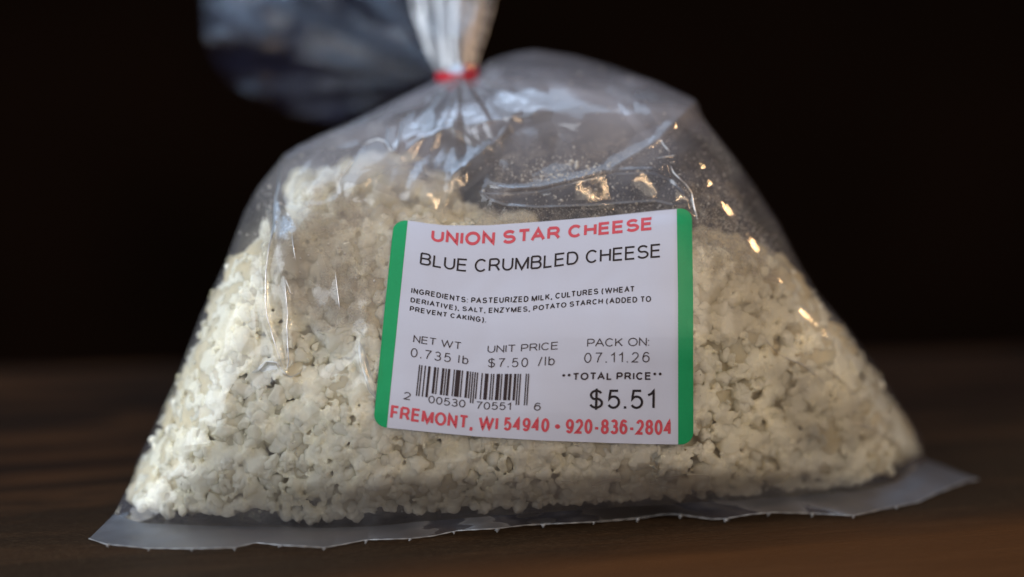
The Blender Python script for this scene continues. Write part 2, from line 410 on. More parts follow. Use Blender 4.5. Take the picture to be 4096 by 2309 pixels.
# ------------------------------------------------------------------ the bag
def tube(name, P, r, m, parent, n=6, kind=None, label=None):
    P = np.asarray(P, float); T = np.gradient(P, axis=0); T /= np.linalg.norm(T, axis=1)[:, None]
    A = np.cross(T, [0, .3, 1.]); A /= np.linalg.norm(A, axis=1)[:, None]; B = np.cross(T, A)
    a = np.linspace(0, 2*math.pi, n, endpoint=False); r = np.broadcast_to(r, (len(P),))
    V = P[:,None]+r[:,None,None]*(np.cos(a)[None,:,None]*A[:,None]+np.sin(a)[None,:,None]*B[:,None])
    return meshobj(name, V, grid_faces(len(P), n, True), m, parent, kind=kind, label=label)
bag = empty("plastic_bag", "clear plastic bag of crumbled cheese, heat sealed at the base and tied at the neck", "bag", (0, .02, 0))
NR, NC = 520, 760
t = np.linspace(0, 1, NR)[:, None]; s = np.linspace(0, 1, NC)[None, :]
tw = t
lx, ly = along(L, tw); rx, ry = along(R, tw)
sx, sy = along(SEAM, s, .02)
wgt = (1-t)**3
lin_x = L[0,0]+(R[0,0]-L[0,0])*s; lin_y = L[0,1]+(R[0,1]-L[0,1])*s
PX = lx+(rx-lx)*s + wgt*(sx-lin_x)
PY = ly+(ry-ly)*s + wgt*(sy-lin_y)
DL = film_dl(PX, PY)
meshobj("front_film", place(PX, PY, DL), grid_faces(NR, NC), M_film, bag)
FILM_EDGE_L = (PX[:,0], PY[:,0], DL[:,0]); FILM_EDGE_R = (PX[:,-1], PY[:,-1], DL[:,-1])
# rear film: same outline, pushed back to the bag's thickness, resting on the table
st = 5
PXb, PYb, DLb = PX[::st, ::st].copy(), PY[::st, ::st].copy(), DL[::st, ::st].copy()
def thickness(px, py):
    d = np.minimum(polydist(px, py, L), polydist(px, py, R))
    q = 1-np.clip(d/700, 0, 1)
    base = np.interp(py, [250, 500, 900, 1500, 2000], [5, 22, 40, 52, 50])
    return base*np.sqrt(np.maximum(1-q*q, 0))
TH = thickness(PXb, PYb)
TH[0] = 0
smooth_b = body(PXb, PYb)+edge_roll(PXb, PYb)
Vb = place(PXb, PYb, np.where(TH > 0, np.maximum(DLb, smooth_b)+TH, DLb) + 1.5*np.sin(PXb*.012+PYb*.01)*np.clip(TH/20, 0, 1)+.8*np.sin(PXb*.031-PYb*.023)*np.clip(TH/20, 0, 1))
Vb[..., 2] = np.maximum(Vb[..., 2], .0003)
meshobj("rear_film", Vb, grid_faces(*PXb.shape), M_back, bag)

# sharp creases: thin glossy beads added along the folded film edges to catch lamp glints
M_crease, nt_s = mat("crease_edge"); NS = NT(nt_s)
ts = NS.n('ShaderNodeBsdfTransparent'); gs = NS.n('ShaderNodeBsdfGlossy'); gs.inputs['Roughness'].default_value = .30
NS.out(NS.mixs(.72, ts.outputs[0], gs.outputs[0]))
def bead(k, r):
    P = np.array(RIDGES[k][0], float); n_ = max(24, int(np.hypot(*np.diff(P, axis=0).T).sum()/7))
    u = np.linspace(0, 1, n_); x, y = along(P, u, .02)
    rr = r*np.clip(np.minimum(u, 1-u)/.15, .12, 1)*(1+.35*np.sin(u*n_*.37+k)*np.sin(u*n_*.13+2*k))
    tube("crease_glint", place(x, y, film_dl(x, y)-.03), rr*1e-3, M_crease, bag, 8)
# creased double layers of film inside the head of the bag (each between two edges)
def fold(A, B, mtl, off=.35, tilt=0.0, n=70, m_=26):
    u = np.linspace(0, 1, n)[None, :]; v = np.linspace(0, 1, m_)[:, None]
    ax, ay = along(np.array(A, float), u, .03); bx_, by_ = along(np.array(B, float), u, .03)
    X = ax+(bx_-ax)*v; Y = ay+(by_-ay)*v
    Z = film_dl(X, Y)+off+tilt*v
    return meshobj("film_fold", place(X, Y, Z), grid_faces(m_, n), mtl, bag)
M_f1 = film_material("folded_film", .10, .17, rough=.12, tint=(.92,.86,.80), dust=False, bump=.3, edge=.1)
M_f2 = film_material("folded_film_sheen", .26, .40, rough=.10, tint=(.78,.86,.98), dust=False, bump=.3, edge=.1)  # white flaps, and facets whose window reflection is put into the cool tint
M_f3 = film_material("folded_film_faint", .06, .11, rough=.10, tint=(.82,.86,.95), dust=True, bump=.3, edge=.1)  # fainter cool tint for the window reflected in the pocket
fold([(2784,404),(2636,548),(2459,655),(2316,702),(2151,740),(1953,768)], [(2784,410),(2725,540),(2600,660),(2459,690),(2316,735),(2080,790),(1960,800)], M_f1)
fold([(2041,472),(2016,530),(1953,586),(1880,640),(1820,696),(1790,760),(1771,856)], [(2041,476),(2022,540),(2002,560),(1992,650),(1925,715),(1850,775),(1780,858)], M_f1, .3)
fold([(1931,773),(1953,740),(2151,749),(2316,712),(2459,681),(2608,679),(2700,720),(2774,800)], [(1931,775),(1953,797),(2019,823),(2151,831),(2371,821),(2619,806),(2700,825),(2774,802)], M_f3, .4)
fold([(1931,770),(2000,772),(2151,764),(2316,722),(2459,690),(2608,686),(2680,712),(2740,770)], [(1931,776),(2000,780),(2151,772),(2316,731),(2459,699),(2608,695),(2676,722),(2736,780)], M_f2, .2)
fold([(1935,780),(1960,802),(2019,824),(2151,832),(2371,823),(2619,806),(2690,822)], [(1935,774),(1962,792),(2019,814),(2151,823),(2371,815),(2619,797),(2690,812)], M_f2, .2)
fold([(1444,595),(1410,650),(1356,722),(1350,775)], [(1526,615),(1600,660),(1490,715),(1400,752),(1352,778)], M_f2, .3)
fold([(2784,404),(2670,395),(2559,371)], [(2784,408),(2700,490),(2641,520),(2600,450),(2565,380)], M_f2, .35)
fold([(2426,376),(2520,450),(2620,548)], [(2400,392),(2490,470),(2600,575)], M_f1, .4)
fold([(1500,760),(1540,640),(1610,510),(1700,420),(1800,340)], [(1760,850),(1830,700),(1920,590),(2010,480),(1900,350)], M_f1, .5)
fold([(1900,312),(2100,270),(2300,262),(2440,300)], [(1890,380),(2050,450),(2250,440),(2400,400)], M_f1, .6)
fold([(1438,1366),(1432,1400),(1450,1480),(1470,1560),(1500,1595)], [(1440,1364),(1462,1410),(1480,1470),(1500,1540),(1504,1592)], M_f2, .15)
fold([(1130,625),(1200,580),(1284,574)], [(1150,640),(1215,600),(1284,582)], M_f2, .25)
fold([(1282,582),(1230,640),(1170,720),(1150,800)], [(1284,590),(1255,650),(1200,720),(1165,810)], M_f3, .3)
fold([(1875,520),(1940,488),(2038,468)], [(1875,545),(1950,520),(2036,478)], M_f2, .2)
fold([(1007,1488),(1064,1444),(1106,1448)], [(1010,1494),(1062,1485),(1112,1475)], M_f2, .15)
fold([(1120,800),(1180,900),(1210,1040),(1225,1180)], [(1060,830),(1090,960),(1120,1100),(1140,1220)], M_f3, .3)

M_starch, nt_s = mat("starch_smear"); NS = NT(nt_s); cs = NS.coord()
hs = NS.math('MULTIPLY', NS.ramp(NS.noise(520, 6, .75, cs, .5), [(.42, G(.05)), (.62, G(.62))]), NS.ramp(NS.noise(60, 4, .6, cs), [(.30, G(.25)), (.62, G(1))]))
uvn = NS.n('ShaderNodeAttribute'); uvn.attribute_name = "fade"; hs = NS.math('MULTIPLY', hs, uvn.outputs['Fac'])
ts = NS.n('ShaderNodeBsdfTransparent'); ds = NS.n('ShaderNodeBsdfDiffuse'); ds.inputs[0].default_value = (.62,.56,.47,1)
NS.out(NS.mixs(hs, ts.outputs[0], ds.outputs[0]))
def smear(A, B, off=.5):
    o = fold(A, B, M_starch, off); o.name = "starch_smear"; me = o.data
    at = me.attributes.new("fade", 'FLOAT', 'POINT'); v, u = np.meshgrid(np.linspace(0, 1, 26), np.linspace(0, 1, 70), indexing='ij')
    f = np.clip(np.minimum(v/.45, 1), 0, 1)*np.clip(np.minimum(u, 1-u)/.12, 0, 1); at.data.foreach_set('value', f.astype(np.float32).ravel()); return o
smear([(1850,760),(2100,800),(2400,790),(2700,770),(2790,760)], [(1850,960),(2100,980),(2400,980),(2700,980),(2800,980)])
smear([(2740,780),(2850,800),(2960,830),(3060,880)], [(2740,1080),(2870,1090),(3020,1110),(3170,1150)])
smear([(2700,600),(2820,560),(2900,640)], [(2760,1000),(2900,1000),(3060,960)], .6)
smear([(1950,520),(2200,470),(2550,480)], [(1900,800),(2250,760),(2600,640)], .7)
smear([(1050,800),(1250,640),(1450,620)], [(1040,1000),(1250,940),(1500,900)], .5)
smear([(1250,980),(1400,940),(1560,950)], [(1230,1350),(1380,1300),(1520,1320)], .1)

M_grease, nt_s = mat("greasy_film"); NS = NT(nt_s)
hs = NS.ramp(NS.noise(45, 3, .55, NS.coord(), .6), [(.30, G(.12)), (.66, G(.42))])
uvn = NS.n('ShaderNodeAttribute'); uvn.attribute_name = "fade"; hs = NS.math('MULTIPLY', hs, uvn.outputs['Fac'])
ts = NS.n('ShaderNodeBsdfTransparent'); ds = NS.n('ShaderNodeBsdfDiffuse'); ds.inputs[0].default_value = (.60,.54,.43,1)
NS.out(NS.mixs(hs, ts.outputs[0], ds.outputs[0]))
def grease(A, B, off=.08):
    o = fold(A, B, M_grease, off); o.name = "grease_smear"; me = o.data
    at = me.attributes.new("fade", 'FLOAT', 'POINT'); v, u = np.meshgrid(np.linspace(0, 1, 26), np.linspace(0, 1, 70), indexing='ij')
    f = np.clip(np.minimum(v, 1-v)/.35, 0, 1)*np.clip(np.minimum(u, 1-u)/.18, 0, 1); at.data.foreach_set('value', (f*f*(3-2*f)).astype(np.float32).ravel()); return o
grease([(960,860),(1100,790),(1400,700),(1640,640)], [(890,1200),(1100,1150),(1400,1000),(1700,900)], .3)
grease([(1060,860),(1300,800),(1620,830)], [(1040,1420),(1280,1480),(1520,1400)])
grease([(2765,930),(2950,960),(3120,1010)], [(2770,1500),(3080,1420),(3300,1380)])
grease([(640,1920),(1300,1930),(2000,1880),(2700,1860),(3300,1840),(3600,1780)], [(560,2075),(1300,2088),(2000,2048),(2700,2008),(3300,1975),(3640,1880)])
grease([(3000,1300),(3250,1400),(3400,1500)], [(3150,1900),(3400,1880),(3600,1800)])

for k_, r_ in ((0,.15),(1,.13),(2,.10),(3,.10),(4,.10),(6,.15),(7,.17),(8,.10),(17,.13),(18,.11),(19,.16),(25,.10),(26,.09),(27,.10),(14,.08),(5,.08)): bead(k_, r_)
# flat heat-sealed strip at the base, with the torn perforation nubs along its edge
ns, nrw = 900, 16
q = np.linspace(0, 1, ns)
ex, ey = along(EDGE, q, .004); sx1, sy1 = along(SEAM, q, .02)
v = np.linspace(0, 1, nrw)[:, None]
X = sx1+(ex-sx1)*v; Y = sy1+(ey-sy1)*v
z0 = film_dl(sx1, sy1)-.05
lift = .0004+.0009*(np.sin(ex*.017)+1)*.5+.0005*np.sin(ex*.006+2)
g1 = ground_dl(ey, np.maximum(lift, .0003))
Z = z0+(g1-z0)*v + .25*np.sin(v*9+ex*.02)*v*(1-v)
Z = np.minimum(Z, ground_dl(Y, .0002))
meshobj("heat_seal", place(X, Y, Z), grid_faces(nrw, ns), M_seal, bag)
# raised melted bead along the cut edge
M_bead = film_material("cut_edge_film", .45, .6, rough=.3, dust=False, tint=(.70,.70,.70))
tube("cut_edge", place(ex, ey, g1-.1), .00011+.00004*np.sin(ex*.11), M_bead, bag, 6)
nub_px = [(432,2176),(595,2192),(768,2194),(938,2189),(1119,2179),(1297,2189),(1464,2160),(1640,2154),(1816,2124),(1990,2114),(2175,2096),(2374,2086),(2552,2073),(2723,2059),(2905,2075),(3076,2050),(3250,2053),(3415,2062),(3586,2024)]
def nub_mesh(seed):
    r = random.Random(seed); bm = bmesh.new()
    bmesh.ops.create_icosphere(bm, subdivisions=2, radius=1)
    for vv in bm.verts:
        k = noise.noise(vv.co*1.7+Vector((seed*3.1, 0, 0)))*.9
        vv.co = Vector((vv.co.x*(1+k)*.8, vv.co.y*.35, vv.co.z*(1-.3*vv.co.z)+k*.4))
        if vv.co.z < 0: vv.co.x *= .55; vv.co.x += .3*vv.co.z
    me = bpy.data.meshes.new("nub"); bm.to_mesh(me); bm.free(); me.materials.append(M_bead)
    for pl in me.polygons: pl.use_smooth = True
    return me
nubs = [nub_mesh(i) for i in range(5)]
for i, (x, y) in enumerate(nub_px):
    o = bpy.data.objects.new("nub", nubs[i % 5]); COL.objects.link(o); o.parent = bag
    pt = place(x, y+5, ground_dl(y+5, .0009)); o.location = pt - np.array(bag.location)
    k = random.uniform(.0003, .00055); o.scale = (k*1.3, k, k); o.rotation_euler = (0, random.uniform(-.5, .5), random.uniform(-.4, .4))

# ------------------------------------------------------------------ gathered neck and the flared tail above it
def pleated(name, path, widths, depths, n_pleat, amp, mtl, seed, nth=260, nr=90, close=True, sq=.6):
    """film tube along a path of (px, py, dl) with half-widths (mm) pleated radially"""
    path = np.array(path, float); u = np.linspace(0, 1, nr); a = np.linspace(0, 1, len(path))
    C = np.stack([np.interp(u, a, path[:, k]) for k in range(3)], 1)
    W = np.interp(u, a, widths)*1e-3; Dp = np.interp(u, a, depths)*1e-3
    P = place(C[:,0], C[:,1], C[:,2])
    T = np.gradient(P, axis=0); T /= np.linalg.norm(T, axis=1)[:, None]
    A = np.cross(T, FW); A /= np.linalg.norm(A, axis=1)[:, None]; B = np.cross(A, T)
    th = np.linspace(0, 2*math.pi, nth, endpoint=False)
    r = random.Random(seed); ph = [r.uniform(0, 6.28) for _ in range(4)]
    uu = u[:, None]
    f = 1+amp*(np.sin(n_pleat*th+ph[0]+2*np.sin(uu*2+ph[3]))*.5+np.sin(n_pleat*1.9//1*th+ph[1]+uu*3)*.3+np.sin((n_pleat//2)*th+ph[2]-uu*2)*.6)*(.35+.9*uu)
    V = P[:,None]+(W[:,None]*f*np.cos(th))[...,None]*A[:,None]+(Dp[:,None]*f*np.sin(th))[...,None]*B[:,None]
    return meshobj(name, V, grid_faces(nr, nth, True), mtl, bag)
pleated("neck_gather", [(1835,345,36),(1826,300,38),(1815,180,42),(1812,40,47),(1812,-200,52),(1820,-420,56)],
        [4.2,3.3,5.2,6.9,8.6,10], [4,3,4,5,7,8], 9, .22, M_tail, 3)
pleated("inner_gather", [(1832,330,38),(1818,180,42),(1830,20,49),(1860,-200,54),(1880,-420,58)],
        [2.2,3.0,4.2,6,7], [2,2.5,3,5,6], 7, .35, M_tail, 9, nth=160)
# the loose mouth of the bag falling to the left behind the neck: a wide pleated cone flattened by its own weight
def flare(name, rim, apex, mtl, seed, dl0, dl1, amp, nr=120, nt_=320, sag=0.0):
    rim = np.array(rim, float); tt_ = np.linspace(0, 1, nt_); rx_, ry_ = along(rim, tt_, .03)
    u = np.linspace(0, 1, nr)[:, None]; r = random.Random(seed)
    X = apex[0]+(rx_-apex[0])*u; Y = apex[1]+(ry_-apex[1])*u + sag*np.sin(u*math.pi)
    ph = [r.uniform(0, 6.28) for _ in range(6)]
    Zp = dl0+(dl1-dl0)*u**.8 + amp*u*(np.sin(tt_*19+ph[0]+u*2.5)*1.0+np.sin(tt_*37+ph[1]-u*3)*.45+np.sin(tt_*9+ph[2])*1.3) + amp*.9*np.sin(u*7+tt_*8+ph[3])*u*(1-u*.3) + 2.6*np.sin(X*.011+Y*.006+ph[4])*np.sin(Y*.015-X*.004+ph[5])*u+.6*np.sin(X*.024-Y*.014)*np.sin(Y*.026+X*.008)*u
    edge = np.minimum(tt_/.16, 1); Zp = Zp - 14*u*(1-np.sqrt(1-(1-edge)**2*.99))
    return meshobj(name, place(X, Y, Zp), grid_faces(nr, nt_), mtl, bag)
rimA = [(1330,492),(1180,455),(1040,400),(930,340),(850,250),(815,140),(815,0),(860,-140),(980,-260),(1150,-330),(1400,-360),(1650,-350)]
flare("flared_mouth", rimA, (1800,300), M_flap, 4, 48, 72, 4.2)
rimB = [(1345,480),(1200,440),(1070,380),(960,310),(890,200),(870,60),(900,-80),(1020,-200),(1200,-280),(1450,-320),(1650,-330)]
flare("flared_mouth", rimB, (1800,300), M_flap, 8, 50, 88, 4.8)

# red tape cinched round the neck
c0 = place(1826, 297, 31); a = np.linspace(0, 2*math.pi, 64, endpoint=False)
tilt = math.radians(-6); rows = []
for rr, zz in ((4.2,-.85),(4.45,-.75),(4.5,0),(4.45,.75),(4.2,.85)):
    x = rr*np.cos(a)*1e-3; y = rr*np.sin(a)*1.15e-3; z = np.full(a.shape, zz*1e-3)+.00025*np.sin(2*a)
    rows.append(np.stack([c0[0]+x*math.cos(tilt)-z*math.sin(tilt), c0[1]+y, c0[2]-x*math.sin(tilt)*1.0+z], -1))
meshobj("neck_tape", np.array(rows), grid_faces(5, 64, True), M_tie, bag)

# ------------------------------------------------------------------ sticker
ROWS = [(846, [(1500,30),(1577,33),(1629,36),(1747,53),(1781,56),(1946,56),(2166,41),(2387,23),(2600,0),(2767,-16)]),
 (921, [(1500,5),(1577,20),(1747,47),(1803,56),(1852,60),(1896,61),(1973,57),(2040,54),(2100,49),(2232,36),(2293,30),(2600,0),(2767,-18)]),
 (1033,[(1500,-15),(1577,2),(1687,26),(1742,37),(1792,45),(1847,54),(1918,56),(1979,53),(2084,47),(2166,42),(2287,26),(2387,18),(2600,0),(2767,-12)]),
 (1164,[(1500,-32),(1577,-8),(1646,10),(1725,22),(1781,33),(1858,47),(1918,50),(2001,48),(2111,44),(2194,35),(2387,13),(2600,0),(2767,-9)]),
 (1208,[(1500,-36),(1577,-13),(1643,1),(1814,33),(1954,45),(2111,39),(2260,22),(2403,8),(2600,0),(2767,-8)]),
 (1249,[(1500,-42),(1577,-20),(1638,-4),(1786,20),(1940,43),(2111,34),(2260,20),(2403,7),(2600,0),(2767,-6)]),
 (1384,[(1500,-48),(1560,-30),(1653,-14),(1748,0),(1841,15),(1949,28),(2080,24),(2230,14),(2348,4),(2600,0),(2767,-2)]),
 (1450,[(1500,-52),(1560,-38),(1643,-22),(1759,-5),(1871,8),(1951,20),(2111,19),(2216,11),(2337,2),(2600,0),(2767,0)]),
 (1740,[(1493,-72),(1561,-65),(1689,-49),(1776,-34),(1901,-20),(1939,-20),(2004,-18),(2214,-10),(2282,-5),(2600,0),(2767,2)]),
 (1777,[(1493,-74),(1545,-66),(1722,-48),(1912,-30),(2157,-15),(2428,-5),(2600,0),(2767,2)])]
RV = np.array([r[0] for r in ROWS], float)
GX = np.arange(1480, 2800, 10.0)
TB = np.array([np.interp(GX, [p[0] for p in r[1]], [p[1] for p in r[1]]) for r in ROWS])
k = np.hanning(9); k /= k.sum()
TB = np.array([np.convolve(np.pad(r, 4, 'edge'), k, 'valid') for r in TB])
def dev(px, V):
    px = np.clip(px, GX[0], GX[-1]-.01); V = np.clip(V, RV[0], RV[-1]-.01)
    i = ((px-GX[0])/10).astype(int); tx = (px-GX[0])/10-i
    j = np.searchsorted(RV, V, side='right')-1; tv = (V-RV[j])/(RV[j+1]-RV[j])
    a0 = TB[j,i]*(1-tx)+TB[j,i+1]*tx; a1 = TB[j+1,i]*(1-tx)+TB[j+1,i+1]*tx
    return a0*(1-tv)+a1*tv
def lab(px, V, Vb, off):
    """px given on the baseline Vb; V the row; off mm in front of the film"""
    px = np.asarray(px, float); V = np.asarray(V, float)
    x = px - .103*(1-(px-1540)/1230)*(V-Vb)
    y = V + dev(x, V)
    return place(x, y, film_dl(x, y) - off)
def xl(V): return np.interp(V, [846, 1777], [1577, 1493.])
def xr(V): return np.interp(V, [846, 1186, 1777], [2767, 2772, 2773.])
sticker_parent = meshobj  # alias for clarity below
rad = 50.0
def corner(V):
    dv = np.minimum(V-846, 1777-V); dv = np.clip(dv, 0, rad)
    return rad-np.sqrt(np.maximum(rad**2-(rad-dv)**2, 0))
Vs = np.unique(np.r_[846+rad*(1-np.cos(np.linspace(0, math.pi/2, 12))), np.linspace(896, 1727, 130), 1777-rad*(1-np.cos(np.linspace(0, math.pi/2, 12)))])[:, None]
def strip(name, a0, a1, off, m, parent, nu):
    u = np.linspace(0, 1, nu)[None, :]
    X = a0+(a1-a0)*u; V = np.broadcast_to(Vs, X.shape)
    Y = V+dev(X, V)
    return meshobj(name, place(X, Y, film_dl(X, Y)-off), grid_faces(*X.shape), m, parent)
label = strip("price_label", xl(Vs)+corner(Vs), xr(Vs)-corner(Vs), .10, M_white, bag, 180)
label['label'] = "white paper price label with green side bands, printed in red and black"
def rel(o, parent):  # parent a level deeper, keeping place
    o.parent = parent
b1 = strip("green_band", xl(Vs)+corner(Vs)-.5, xl(Vs)+54+0*Vs, .14, M_green, None, 14)
b2 = strip("green_band", xr(Vs)-60+0*Vs, xr(Vs)-corner(Vs)+.5, .14, M_green, None, 14)
inv = -np.array(bag.location)
for b in (b1, b2):
    b.data.transform(Matrix.Translation(inv)); b.parent = label
def arcp(cx, cy, rx_, ry_, a0, a1, n=12):
    return [(cx+rx_*math.cos(math.radians(a0+(a1-a0)*i/n)), cy+ry_*math.sin(math.radians(a0+(a1-a0)*i/n))) for i in range(n+1)]
def bowl(x0, x1, y0, y1, r):      # right-hand bowl of B, D, P, R
    return [(x0,y1),(x1-r,y1)]+arcp(x1-r,(y0+y1)/2,r,(y1-y0)/2,90,-90,12)[1:-1]+[(x1-r,y0),(x0,y0)]
S_ = arcp(.40,.745,.36,.255,25,250,14)+arcp(.40,.265,.40,.265,75,-160,14)
GL = {
 'A':(.92,[[(0,0),(.46,1),(.92,0)],[(.17,.36),(.75,.36)]]),
 'B':(.76,[[(0,0),(0,1)],bowl(0,.72,.53,1,.26),bowl(0,.76,0,.53,.28)]),
 'C':(.86,[arcp(.44,.5,.44,.5,42,318,20)]),
 'D':(.80,[[(0,0),(0,1)],bowl(0,.80,0,1,.42)]),
 'E':(.70,[[(.70,1),(0,1),(0,0),(.70,0)],[(0,.53),(.64,.53)]]),
 'F':(.64,[[(.64,1),(0,1),(0,0)],[(0,.51),(.56,.51)]]),
 'G':(.88,[arcp(.44,.5,.44,.5,45,325,20)+[(.86,.22),(.86,.48),(.46,.48)]]),
 'H':(.76,[[(0,0),(0,1)],[(.76,0),(.76,1)],[(0,.53),(.76,.53)]]),
 'I':(.0,[[(0,0),(0,1)]]),
 'K':(.74,[[(0,0),(0,1)],[(.72,1),(0,.36)],[(.26,.60),(.74,0)]]),
 'L':(.60,[[(0,1),(0,0),(.60,0)]]),
 'M':(.98,[[(0,0),(0,1)],[(.0,.96),(.49,.0),(.98,.96)],[(.98,1),(.98,0)]]),
 'N':(.76,[[(0,0),(0,1),(.76,0),(.76,1)]]),
 'O':(.96,[arcp(.48,.5,.48,.5,90,450,28)]),
 'P':(.72,[[(0,0),(0,1)],bowl(0,.72,.45,1,.28)]),
 'R':(.80,[[(0,0),(0,1)],bowl(0,.74,.47,1,.27),[(.40,.47),(.58,.36),(.80,0)]]),
 'S':(.80,[S_]),
 'T':(.78,[[(0,1),(.78,1)],[(.39,1),(.39,0)]]),
 'U':(.76,[[(0,1),(0,.36)]+arcp(.38,.36,.38,.36,180,360,14)[1:]+[(.76,1)]]),
 'V':(.84,[[(0,1),(.42,0),(.84,1)]]),
 'W':(1.40,[[(0,1),(.35,0),(.70,.98),(1.05,0),(1.40,1)]]),
 'X':(.8,[[(0,0),(.8,1)],[(0,1),(.8,0)]]),
 'Y':(.84,[[(0,1),(.42,.44),(.84,1)],[(.42,.46),(.42,0)]]),
 'Z':(.74,[[(.02,1),(.72,1),(0,0),(.74,0)]]),
 '0':(.58,[arcp(.29,.5,.29,.5,90,450,24)]),
 '1':(.32,[[(.0,.74),(.18,.84),(.30,1),(.30,0)]]),
 '2':(.58,[arcp(.29,.70,.28,.30,165,-30,12)+[(.30,.27),(.0,.0),(.58,0)]]),
 '3':(.58,[arcp(.28,.755,.25,.245,150,-75,12)+[(.2,.53)],[(.22,.53)]+arcp(.29,.275,.29,.275,80,-155,14)]),
 '4':(.60,[[(.44,0),(.44,1),(0,.30),(.60,.30)]]),
 '5':(.58,[[(.52,1),(.11,1),(.04,.50)]+arcp(.28,.33,.30,.33,125,-150,14)]),
 '6':(.58,[arcp(.32,.69,.26,.31,30,150,8)+arcp(.29,.45,.29,.3,170,180,1)+arcp(.29,.33,.29,.33,180,540,22)]),
 '7':(.56,[[(0,1),(.56,1),(.30,.52),(.18,0)]]),
 '8':(.58,[arcp(.29,.76,.25,.24,-90,270,20),arcp(.29,.265,.29,.265,90,450,20)]),
 '9':(.58,[arcp(.26,.31,.26,.31,210,330,8)+arcp(.29,.55,.29,.3,-10,0,1)+arcp(.29,.67,.29,.33,0,360,22)]),
 '.':(.02,[[(.01,-.05),(.01,.09)]]), ',':(.06,[[(.05,.10),(.05,-.06)],[(.05,-.03),(.0,-.24)]]), ':':(.0,[[(0,-.03),(0,.09)],[(0,.60),(0,.72)]]),
 '(':(.26,[arcp(.42,.40,.42,.68,118,242,12)]), ')':(.26,[arcp(-.16,.40,.42,.68,62,-62,12)]),
 '*':(.34,[[(.17,1.05),(.17,.62)],[(0,.95),(.34,.72)],[(0,.72),(.34,.95)]]), '/':(.30,[[(0,-.02),(.30,1.02)]]),
 '$':(.66,[[(x_*.80+.0,y_) for x_, y_ in S_],[(.33,1.13),(.33,-.13)]]),
 '\u2022':(.30,[[(.15+.13*math.cos(a_),.42+.09*math.sin(a_)) for a_ in np.linspace(0,6.2832,12)]]),
 '-':(.34,[[(0,.36),(.34,.36)]]), 'l':(.0,[[(0,0),(0,1)]]), 'b':(.50,[[(0,0),(0,1)],arcp(.25,.35,.25,.36,90,450,18)]),
}
def ribbon(P, hw):
    P = np.array(P, float); keep_ = np.r_[True, np.hypot(*np.diff(P, axis=0).T) > 1e-3]; P = P[keep_]
    Q = [P[0]]
    for a_, b_ in zip(P[:-1], P[1:]):
        n_ = max(1, int(math.hypot(*(b_-a_))/7)); Q += [a_+(b_-a_)*i/n_ for i in range(1, n_+1)]
    Q = np.array(Q); closed = np.hypot(*(Q[0]-Q[-1])) < .5 and len(Q) > 6
    d_ = np.diff(Q, axis=0); d_ /= np.hypot(*d_.T)[:, None]
    nn = np.stack([-d_[:,1], d_[:,0]], 1)
    n0 = np.r_[nn[-1:] if closed else nn[:1], nn]; n1 = np.r_[nn, nn[:1] if closed else nn[-1:]]
    m_ = n0+n1; l_ = np.hypot(*m_.T); l_[l_ < 1e-3] = 1e-3; m_ /= l_[:, None]
    sc_ = np.minimum(1/np.maximum((m_*n1).sum(1), .3), 2.2)
    if closed: pass
    return Q+m_*sc_[:,None]*hw, Q-m_*sc_[:,None]*hw
GAP, SPACE = .15, .46
KERN = {'LT':-.16,'TA':-.14,'AT':-.14,'AV':-.12,'VA':-.12,'AC':-.04,'IV':0,'PA':-.10,'LL':0,'LK':0,'L ':-.05,'FR':-.04,'KO':-.05,'RT':-.05,'TO':-.06,'OT':-.05,'AL':0}
def text(s_, x0, x1, V, cap, m, sw, gap=GAP):
    """one printed line: x0..x1 photo-scale units along the baseline, cap height and pen width in the same units"""
    chars = [c_ for c_ in s_]; wk = 0; nsw = 0
    for i, c_ in enumerate(chars):
        if c_ == ' ': wk += SPACE
        else: wk += GL[c_][0]; nsw += 1
        if i < len(chars)-1 and c_ != ' ': wk += gap+KERN.get(c_+chars[i+1], 0)
    k_ = (x1-x0-nsw*sw)/wk; x = x0; VV, FF, nv, lay = [], [], 0, 0
    for i, c_ in enumerate(chars):
        if c_ == ' ': x += SPACE*k_; continue
        for st_i, st_ in enumerate(GL[c_][1]):
            P = [(x+sw/2+a_*k_, sw/2+b_*(cap-sw)) for a_, b_ in st_]
            A_, B_ = ribbon(P, sw/2)
            off = .15+.012*st_i
            W_ = np.r_[A_, B_]; VV.append(lab(W_[:,0], V-W_[:,1], V, off)); n_ = len(A_)
            FF += [(nv+j, nv+j+1, nv+n_+j+1, nv+n_+j) for j in range(n_-1)]; nv += 2*n_
        x += GL[c_][0]*k_+sw+(gap+(KERN.get(c_+chars[i+1], 0) if i < len(chars)-1 else 0))*k_
    o = meshobj("lettering", np.concatenate(VV)+inv, FF, m); o.parent = label; return o
text("UNION STAR CHEESE", 1723, 2611, 921, 52, M_red, 11.5)
text("BLUE CRUMBLED CHEESE", 1678, 2643, 1033, 55, M_black, 7.4)
text("INGREDIENTS: PASTEURIZED MILK, CULTURES (WHEAT", 1644, 2538, 1164, 24, M_black, 4.4, .25)
text("DERIATIVE), SALT, ENZYMES, POTATO STARCH (ADDED TO", 1641, 2604, 1208, 24, M_black, 4.4, .25)
text("PREVENT CAKING).", 1638, 1944, 1249, 24, M_black, 4.4, .25)
text("NET WT", 1652, 1844, 1384, 33, M_brown, 4.0)
text("0.735 lb", 1641, 1872, 1450, 41, M_brown, 4.2, .3)
text("UNIT PRICE", 1949, 2232, 1384, 33, M_brown, 4.0)
text("$7.50", 1950, 2111, 1450, 40, M_brown, 4.2, .3)
text("/lb", 2151, 2218, 1450, 40, M_brown, 4.2, .24)
text("PACK ON:", 2348, 2596, 1384, 34, M_brown, 4.0)
text("07.11.26", 2336, 2598, 1450, 42, M_brown, 4.2, .34)
text("**TOTAL PRICE**", 2246, 2648, 1520, 31, M_brown, 6.2, .24)
